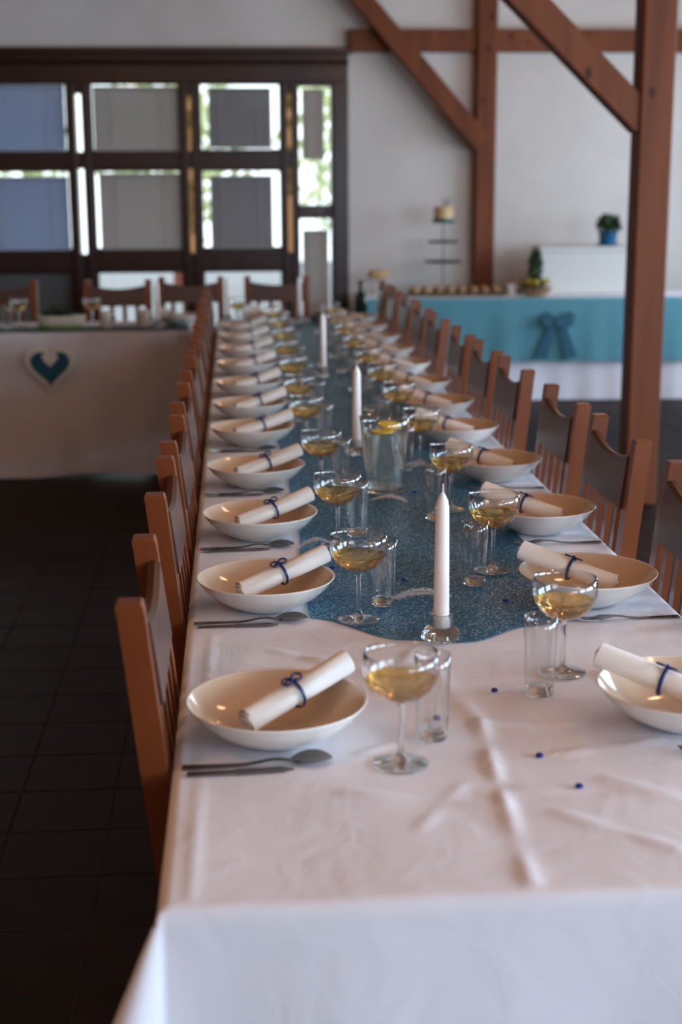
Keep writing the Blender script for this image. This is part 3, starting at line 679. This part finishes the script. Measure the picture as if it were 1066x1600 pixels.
# blue gems, feathers
gem_me = MB().lathe([(0, 0), (0.0045, 0.0005), (0.0055, 0.0028), (0.0035, 0.005), (0, 0.0052)], 8).mesh('gem', 'gem_blue')
GEMS = [(0.367, 1.939), (0.381, 1.694), (0.409, 1.595), (0.268, 1.838), (0.306, 2.538), (0.468, 2.385), (0.179, 2.636), (0.423, 3.31), (0.27, 3.05), (0.40, 2.75), (0.22, 3.60), (0.45, 3.72)]
GL = ['blue table gem on the white cloth near the runner hem and candle', 'blue table gem on white cloth between the two other loose gems', 'blue table gem lying closest to the bare table edge', 'blue table gem behind the first empty tumbler on white cloth',
      'dark blue table gem scattered on the glittering runner']
for k, (x, y) in enumerate(GEMS):
    single('table_gem', gem_me, (x, y, (RZ-0.001 if y > 2.2 else CZ)), (0, 0, k), GL[min(k, 4)], 'gem', 'blue gems scattered on the table')
def feather(x, y, rz, L, label):
    mb = MB(); pts = [(L*(u-0.5), 0.10*L*math.sin(u*2.6), 0.004+0.010*math.sin(math.pi*u)) for u in [i/14 for i in range(15)]]
    mb.tube(pts, [0.0007*(1-0.8*i/14) for i in range(15)], 5)
    t = thing('feather', label, 'feather', (x, y, RZ), rz, 'white feathers on the runner')
    mb.obj('quill', 'feather_white', t)
    b_ = MB()
    for i in range(90):
        u = 0.06+0.94*i/90; p = Vector((L*(u-0.5), 0.10*L*math.sin(u*2.6), 0.004+0.010*math.sin(math.pi*u)))
        for s in (-1, 1):
            ln = 0.20*L*math.sin(math.pi*min(1, u*0.93+0.05))**0.6*random.uniform(0.7, 1.1); dz = random.uniform(-0.002, 0.004)
            d_ = Vector((0.45*ln, s*ln, dz)); q = p+d_*0.5+Vector((0, 0, 0.0015)); e = p+d_
            b_.add([p, q+Vector((0.0006, 0, 0)), e, q-Vector((0.0006, 0, 0))], [(0, 1, 2), (0, 2, 3)])
    tag(b_.obj('barbs', 'feather_white', t), kind='stuff')
feather(0.315, 2.395, R(5), 0.12, 'white curled feather on the runner beside the first candle')
feather(0.345, 3.19, R(-22), 0.09, 'white feather on the runner in front of the lemon jug')
feather(0.155, 2.80, R(15), 0.07, 'small white feather at the runner edge beside the third plate')

# far end of the long table
bt = thing('bottle', 'dark green bottle standing at the far end of the long table', 'bottle', (0.70, 7.86, CZ))
lathe_obj('bottle_body', 'bottle_green', [(0, 0), (0.033, 0), (0.036, 0.004), (0.036, 0.11), (0.030, 0.135), (0.015, 0.155), (0.013, 0.185), (0, 0.187)], 28, bt, 50)
lathe_obj('cap', 'bottle_cap', [(0, 0.1865), (0.016, 0.1865), (0.016, 0.214), (0, 0.214)], 20, bt, 40)
db = thing('flower_dish', 'small dark teal dish with greenery at the far head of the table', 'dish', (0.475, 7.72, RZ))
lathe_obj('dish', 'dark_teal_cloth', [(0, 0), (0.05, 0), (0.075, 0.028), (0.071, 0.03), (0.047, 0.006), (0, 0.006)], 28, db, 50)
g = MB(); leaves(g, (0, 0, 0.035), 0.05, 70, 0.018, (1, 1, 0.5)); g.obj('foliage', 'leaf', db)

# ------------------------------------------------------------------ heart table (head table with the heart ornament)
HX0, HX1, HY0, HY1 = -2.55, -0.175, 7.36, 7.97
ht = thing('head_table', 'white-clothed head table with a heart ornament on its front', 'table', ((HX0+HX1)/2, (HY0+HY1)/2, 0))
a_, b2 = (HX1-HX0)/2-0.006, (HY1-HY0)/2-0.006
MB().box(-a_, a_, -b2, b2, 0.712, 0.744, 0.003).obj('tabletop', 'dark_timber', ht)
for sx in (-1, 1):
    for sy in (-1, 1): MB().box(sx*(a_-0.22)-0.025, sx*(a_-0.22)+0.025, sy*(b2-0.2)-0.025, sy*(b2-0.2)+0.025, 0, 0.712).obj('leg', 'dark_timber', ht)
wd, ln = HX1-HX0, HY1-HY0
rows = []
for i in range(60):          # drape from the floor up the front, over the top and a little down the back
    row = []
    for q in range(121):
        x = HX0+wd*q/120
        if i < 40:
            f = i/39; z = 0.012+0.010*math.sin(x*7)*(1-f)+(0.747-0.012)*f
            y = HY0-0.004-(1-f)*(0.018+0.012*math.sin(x*9+1.5*math.sin(x*3))+0.006*math.sin(x*23))
        else:
            f = (i-39)/16
            if f <= 1: y = HY0+ln*f; z = 0.75
            else: y = HY1+0.004; z = 0.75-(f-1)*1.2*0.5
        row.append((x, y, z))
    rows.append(row)
for i in range(0):
    pass
tag(MB().grid(rows).obj('tablecloth', 'white_cloth', None, 'all'), 'floor-length white tablecloth on the head table with the heart', 'tablecloth')
rw = MB().box(HX0+0.05, HX1-0.06, HY0+0.02, HY0+0.30, 0.7505, 0.7525).obj('table_runner', 'dark_teal_cloth')
tag(rw, 'dark teal runner along the top of the head table', 'runner')
HZ = 0.7535
def heart_poly(s, n=40):
    P_ = []
    for k in range(n):
        t = 2*math.pi*k/n
        P_.append((s*16*math.sin(t)**3/16, s*(13*math.cos(t)-5*math.cos(2*t)-2*math.cos(3*t)-math.cos(4*t))/16))
    return P_
hr = thing('heart_ornament', 'white padded heart with a teal heart, hanging on the head table cloth', 'ornament', (-0.936, HY0-0.012, 0.585), 0)
MB().prism(heart_poly(0.130), -0.036, -0.018, 'Y').obj('white_heart', 'white_card', hr, 30)
MB().prism(heart_poly(0.098), -0.0455, -0.0365, 'Y').obj('teal_heart', 'bow_cloth', hr, 30)
MB().prism([(x, z+0.038) for x, z in heart_poly(0.04)], -0.053, -0.046, 'Y').obj('small_heart', 'white_card', hr, 30)
# flower bowl
fb = thing('flower_bowl', 'long cream bowl of green plants on the head table', 'flower bowl', (-0.905, 7.60, HZ))
secs = []
for z, k in ((0, 0.80), (0.012, 0.88), (0.05, 1.0), (0.062, 1.02)): secs.append([(0.128*k*math.cos(q), 0.055*k*math.sin(q), z) for q in [2*math.pi*i/28 for i in range(28)]])
MB().sweep(secs).obj('bowl', 'cream_bowl', fb, 40)
secs = []
for z, k in ((0.0, 0.86), (0.014, 0.915), (0.016, 0.915)): secs.append([(0.130*k*math.cos(q), 0.057*k*math.sin(q), z-0.0005) for q in [2*math.pi*i/28 for i in range(28)]])
MB().sweep(secs).obj('green_band', 'green_rim', fb, 40)
g = MB(); leaves(g, (-0.01, 0, 0.075), 0.06, 130, 0.022, (1.5, 0.8, 0.6)); g.obj('foliage', 'leaf', fb)
hset = [(-1.245, 'heart table beside the cream flower bowl'), ]
for k, (x, y) in enumerate(((-1.235, 7.50), (-1.17, 7.56), (-1.20, 7.68))):
    place(tumb0, (x, y, HZ), (0, 0, k), 'empty tumbler in the cluster beside the cream flower bowl', 'tumblers on the head table')
place(coupe0, (-1.13, 7.66, HZ), (0, 0, 0), 'champagne coupe beside the cream flower bowl on the head table', 'coupes on the head table')
place(coupe0, (-0.745, 7.66, HZ), (0, 0, 0), 'champagne coupe between the flower bowl and candle on the head table', 'coupes on the head table')
def mug(x, y, lab, r_=0.032, h=0.085):
    t = thing('white_cup', lab, 'cup', (x, y, HZ))
    lathe_obj('cup_body', 'porcelain', [(0, 0), (r_*0.8, 0), (r_*0.9, 0.004), (r_, h), (r_*0.93, h), (r_*0.82, 0.008), (0, 0.008)], 28, t, 50)
    MB().tube([(r_*0.94, 0, h*0.8), (r_*1.5, 0, h*0.72), (r_*1.55, 0, h*0.42), (r_*0.92, 0, h*0.25)], 0.0035, 8).obj('handle', 'porcelain', t, 'all')
mug(-0.668, 7.56, 'tall white cup standing between flower bowl and candle on the head table')
mug(-0.475, 7.58, 'wide white cup beside the candle on the head table', 0.036, 0.088)
place(hold0, (-0.398, 7.55, HZ), (0, 0, 0.3), 'clear glass candle holder on the dark teal runner', 'candle holders on the head table')
place(cand0, (-0.398, 7.55, HZ+0.0178), (0, 0, 0), 'white taper candle on the dark teal runner', 'candles on the head table')
yf = thing('yellow_flower', 'small yellow flower lying beside the candle on the head table', 'flower', (-0.355, 7.50, HZ))
f_ = MB()
for q in range(7):
    a = 2*math.pi*q/7; f_.add([(0, 0, 0.012), (0.016*math.cos(a-0.35), 0.016*math.sin(a-0.35), 0.016), (0.028*math.cos(a), 0.028*math.sin(a), 0.02), (0.016*math.cos(a+0.35), 0.016*math.sin(a+0.35), 0.016)], [(0, 1, 2, 3)])
f_.obj('petals', 'petal_yellow', yf); MB().tube([(0, 0, 0), (0, 0, 0.012)], 0.003, 6).obj('stem', 'leaf', yf)
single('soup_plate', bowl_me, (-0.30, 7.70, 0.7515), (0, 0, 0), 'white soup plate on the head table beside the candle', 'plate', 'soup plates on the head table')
napkin(-0.30, 7.70, 0.7515, R(150), 'rolled napkin in the soup plate on the head table', 'napkins on the head table')
# far-end place setting of the long table
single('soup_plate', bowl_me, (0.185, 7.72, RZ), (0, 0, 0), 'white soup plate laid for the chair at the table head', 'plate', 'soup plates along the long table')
napkin(0.185, 7.72, RZ, R(60), 'rolled napkin in the plate laid for the table-head chair', 'rolled napkins in the soup plates')
place(coupe0, (0.02, 7.60, CZ), (0, 0, 0), 'champagne coupe standing beside the far table-head plate', 'champagne coupes along the long table')
place(tumb0, (0.03, 7.70, CZ), (0, 0, 0), 'empty tumbler standing beside the far table-head plate', 'empty tumblers along the long table')
place(hold0, (-0.03, 7.82, CZ), (0, 0, 0.3), 'clear glass candle holder on the far corner of white cloth beside the head table', 'candle holders on the white cloth')
place(cand0, (-0.03, 7.82, CZ+0.0178), (0, 0, 0), 'white taper candle on the far corner of white cloth beside the head table', 'candles on the white cloth')
MC = thing('menu_card', 'folded white card standing at the far end of the long table', 'card', (0.10, 7.91, CZ), 0.2)
MB().prism([(-0.02, 0), (0, 0.085), (0.02, 0), (0.018, 0), (0, 0.079), (-0.018, 0)], -0.05, 0.05, 'X').obj('card_fold', 'white_card', MC)

# ------------------------------------------------------------------ buffet
BX0, BX1, BZ = 0.90, 3.45, 0.715
bf = thing('buffet_table', 'buffet table against the back wall under white and teal cloths', 'table', (2.1, 10.06, 0), R(-2.2))
def on_buffet(x, y): v_ = Matrix.Rotation(R(-2.2), 3, 'Z') @ Vector((x-2.1, y-10.06, 0)); return 2.1+v_.x, 10.06+v_.y
MB().box(BX0-2.1, BX1-2.1, -0.33, 0.33, BZ-0.04, BZ-0.006, 0.003).obj('tabletop', 'dark_timber', bf)
for sx in (BX0-2.0, BX1-2.2):
    for sy in (-0.27, 0.27): MB().box(sx-0.025, sx+0.025, sy-0.025, sy+0.025, 0, BZ-0.04).obj('leg', 'dark_timber', bf)
def skirt(x0, x1, z0, z1, y, top, amp, n=160, ph=0.0):
    rows = []
    for i in range(24):
        row = []
        for q in range(n+1):
            x = x0+(x1-x0)*q/n
            if i < 20: f = i/19; yy = y-(1-f)*(0.012+amp*math.sin(x*13+ph+1.4*math.sin(x*4))+amp*0.5*math.sin(x*31)); z = z0+(z1-z0)*f
            else: f = (i-19)/4; yy = y+top*f; z = z1+0.0
            row.append((x-2.1, yy, z))
        rows.append(row)
    return MB().grid(rows)
o = skirt(BX0-0.005, BX1+0.005, 0.01, BZ, -0.335, 0.665, 0.010).obj('tablecloth', 'white_cloth', None, 'all')
o.location = (2.1, 10.06, 0); o.rotation_euler = (0, 0, R(-2.2)); tag(o, 'floor-length white tablecloth on the buffet table', 'tablecloth')
o = skirt(BX0-0.02, BX1+0.02, 0.285, BZ+0.003, -0.372, 0.06, 0.008, 160, 0.8).obj('cloth_overlay', 'teal_cloth', None, 'all')
o.location = (2.1, 10.06, 0); o.rotation_euler = (0, 0, R(-2.2)); tag(o, 'teal cloth overlay draped over the buffet table front', 'tablecloth')
# bow
bwx, bwy = on_buffet(2.225, 10.06-0.395)
bw = thing('ribbon_bow', 'dark teal ribbon bow pinned to the teal buffet overlay', 'bow', (bwx, bwy, 0.55), R(-2.2)); bw.scale = (1.02, 1, 1.12)
for s in (-1, 1):
    rows = []
    for i in range(15):
        a = math.pi*2*i/14; cx_, cz_ = s*(0.012+0.055*(1-math.cos(a))), 0.045*math.sin(a)*(0.4+0.6*abs(math.sin(a/2)))+0.03*(1-math.cos(a))*0.5
        rows.append([(cx_, -0.024+dy, cz_) for dy in (-0.014, 0.0, 0.014)])
    MB().grid(rows).obj('loop', 'bow_cloth', bw, 'all')
    pl = [(s*0.0, 0.0), (s*0.05, 0.0), (s*0.145, -0.205), (s*0.10, -0.215), (s*0.06, -0.225)]
    MB().prism(pl if s > 0 else list(reversed(pl)), -0.016, -0.010, 'Y').obj('tail', 'bow_cloth', bw)
    lp = [(s*0.0, -0.03), (s*0.06, -0.034), (s*0.10, -0.01), (s*0.108, 0.05), (s*0.08, 0.072), (s*0.03, 0.05), (0, 0.03)]
    MB().prism(lp if s > 0 else list(reversed(lp)), -0.034, -0.018, 'Y').obj('loop_fill', 'bow_cloth', bw)
MB().box(-0.022, 0.022, -0.045, -0.008, -0.022, 0.026, 0.008).obj('knot', 'bow_cloth', bw)
BT = BZ+0.004
# tiered stand
ts = thing('tiered_stand', 'three-tier stand with dark plates on the buffet', 'cake stand', (1.50, 10.22, BT))
MB().tube([(0, 0, 0.0), (0, 0, 0.50)], 0.004, 8).obj('rod', 'slate', ts)
lathe_obj('foot', 'steel', [(0, 0), (0.06, 0), (0.05, 0.008), (0.01, 0.014), (0, 0.014)], 24, ts, 50)
for z, r_ in ((0.215, 0.135), (0.355, 0.112), (0.495, 0.085)):
    lathe_obj('tier_plate', 'slate', [(0, z), (r_*0.9, z), (r_, z+0.012), (r_*0.97, z+0.014), (r_*0.88, z+0.005), (0, z+0.005)], 36, ts, 50)
ck = thing('cake', 'small caramel cake with teal band and topper on the tiered stand', 'cake', (1.50, 10.22, BT+0.5005))
lathe_obj('cake_body', 'cake_icing', [(0, 0), (0.068, 0), (0.070, 0.006), (0.068, 0.10), (0.060, 0.108), (0, 0.108)], 32, ck, 50)
MB().lathe([(0.0705, 0.0), (0.074, 0.0), (0.074, 0.024), (0.0705, 0.024)], 32, None, True).obj('teal_band', 'bow_cloth', ck, 50)
for k, a in enumerate((-0.3, 0.1, 0.45)): MB().tube([(0.01*k, 0, 0.10), (0.01*k+0.05*a, 0.0, 0.165)], 0.004, 6).obj('topper', 'slate', ck)
# pastry tray and pastries
px_, py_ = 1.56, 10.02
ty = thing('serving_tray', 'long brown serving tray of pastries on the buffet', 'tray', (px_, py_, BT), R(-2.2))
MB().box(-0.33, 0.33, -0.13, 0.13, 0.0, 0.012, 0.003).obj('tray_base', 'tray_brown', ty)
for (x0, x1, y0, y1) in ((-0.33, 0.33, -0.13, -0.12), (-0.33, 0.33, 0.12, 0.13), (-0.33, -0.32, -0.12, 0.12), (0.32, 0.33, -0.12, 0.12)): MB().box(x0, x1, y0, y1, 0.012, 0.026).obj('rim', 'tray_brown', ty)
pm = []
for k in range(4):
    mb = MB(); mb.ico((0, 0, 0.024), 0.034, 2, (1, 0.8, 0.72), 0.06); pm.append(mb.mesh('pastry', 'pastry', 'all'))
for k in range(8):
    for q in range(2):
        x, y = -0.285+0.0815*k, -0.06+0.115*q; c, s = math.cos(R(-2.2)), math.sin(R(-2.2))
        single('pastry', pm[(k+q) % 4], (px_+c*x-s*y, py_+s*x+c*y, BT+0.0145), (0, 0, random.uniform(0, 6)), 'golden baked pastry on the long brown serving tray', 'pastry', 'pastries on the tray')
mug_o = thing('white_cup', 'small white cup at the end of the pastry tray', 'cup', (1.945, 9.95, BT))
lathe_obj('cup_body', 'porcelain', [(0, 0), (0.03, 0), (0.036, 0.075), (0.033, 0.075), (0.027, 0.006), (0, 0.006)], 24, mug_o, 50)
MB().tube([(0.033, 0, 0.06), (0.055, 0, 0.052), (0.055, 0, 0.03), (0.031, 0, 0.018)], 0.0035, 8).obj('handle', 'porcelain', mug_o, 'all')
dt = thing('dark_platter', 'flat dark slate platter between the cup and the fruit basket', 'platter', (2.035, 10.18, BT), R(-2.2))
MB().box(-0.085, 0.085, -0.10, 0.10, 0.0, 0.010, 0.003).obj('board', 'slate', dt); MB().box(-0.075, 0.075, -0.09, 0.09, 0.0102, 0.034, 0.006).obj('dark_cake', 'tray_brown', dt)
# pedestal plate with loaf at the buffet end
pd = thing('pedestal_plate', 'white pedestal plate at the buffet end near the door', 'cake stand', (1.03, 10.18, BT))
lathe_obj('pedestal', 'porcelain', [(0, 0), (0.06, 0), (0.055, 0.008), (0.018, 0.03), (0.016, 0.08), (0.11, 0.10), (0.125, 0.112), (0.12, 0.114), (0.02, 0.106), (0, 0.106)], 32, pd, 50)
lf = single('bread_loaf', MB().ico((0, 0, 0.03), 0.085, 2, (1.0, 0.65, 0.40), 0.03).mesh('bread_loaf', 'pastry', 'all'), (1.03, 10.18, BT+0.112), (0, 0, 0.2), 'brown bread loaf on the white pedestal plate', 'bread')
# white box, plants
wb = thing('white_box', 'large white covered box on the buffet table', 'box', (2.49, 10.16, BT), R(-2.2))
MB().box(-0.325, 0.325, -0.17, 0.17, 0.0, 0.295, 0.006).obj('box_body', 'box_white', wb); MB().box(-0.333, 0.333, -0.178, 0.178, 0.2955, 0.33, 0.006).obj('lid', 'box_white', wb)
fp = thing('potted_plant', 'dark leafy plant in a blue wrapped pot on the white box', 'plant', (2.655, 10.08, BT+0.3305))
lathe_obj('pot', 'pot_blue', [(0, 0), (0.058, 0), (0.085, 0.012), (0.060, 0.022), (0.066, 0.09), (0.078, 0.102), (0.060, 0.10), (0.055, 0.03), (0, 0.03)], 28, fp, 50, lambda a, z: 0.06*math.cos(9*a) if z < 0.02 or z > 0.095 else 0)
g = MB(); leaves(g, (0, 0, 0.15), 0.085, 320, 0.026, (1.05, 1, 0.85)); g.obj('foliage', 'leaf', fp)
MB().tube([(0, 0, 0.03), (0, 0, 0.12)], 0.006, 6).obj('stem', 'leaf', fp)
fk = thing('fruit_basket', 'brown basket of greenery and yellow fruit with a dark leafy top', 'basket', (2.10, 9.845, BT))
lathe_obj('basket', 'basket_brown', [(0, 0), (0.07, 0), (0.105, 0.055), (0.110, 0.06), (0.098, 0.058), (0.064, 0.008), (0, 0.008)], 32, fk, 50, lambda a, z: 0.03*math.cos(16*a))
g = MB(); leaves(g, (-0.03, 0, 0.09), 0.075, 140, 0.024, (1.1, 0.9, 0.55)); g.obj('greenery', 'leaf', fk)
g = MB(); leaves(g, (-0.01, 0, 0.20), 0.06, 220, 0.026, (0.8, 0.8, 2.0)); g.obj('tall_foliage', 'leaf', fk)
for k, (x, y) in enumerate(((0.05, -0.04), (0.075, 0.01), (-0.06, -0.05), (-0.02, -0.075), (-0.085, 0.0))):
    single('fruit', MB().ico((0, 0, 0), 0.026, 2).mesh('fruit', 'fruit_yellow', 'all') if k == 0 else bpy.data.meshes['fruit'], (2.10+x, 9.845+y, BT+0.098), (0, 0, 0), 'round yellow fruit resting in the brown basket', 'fruit', 'fruit in the basket')
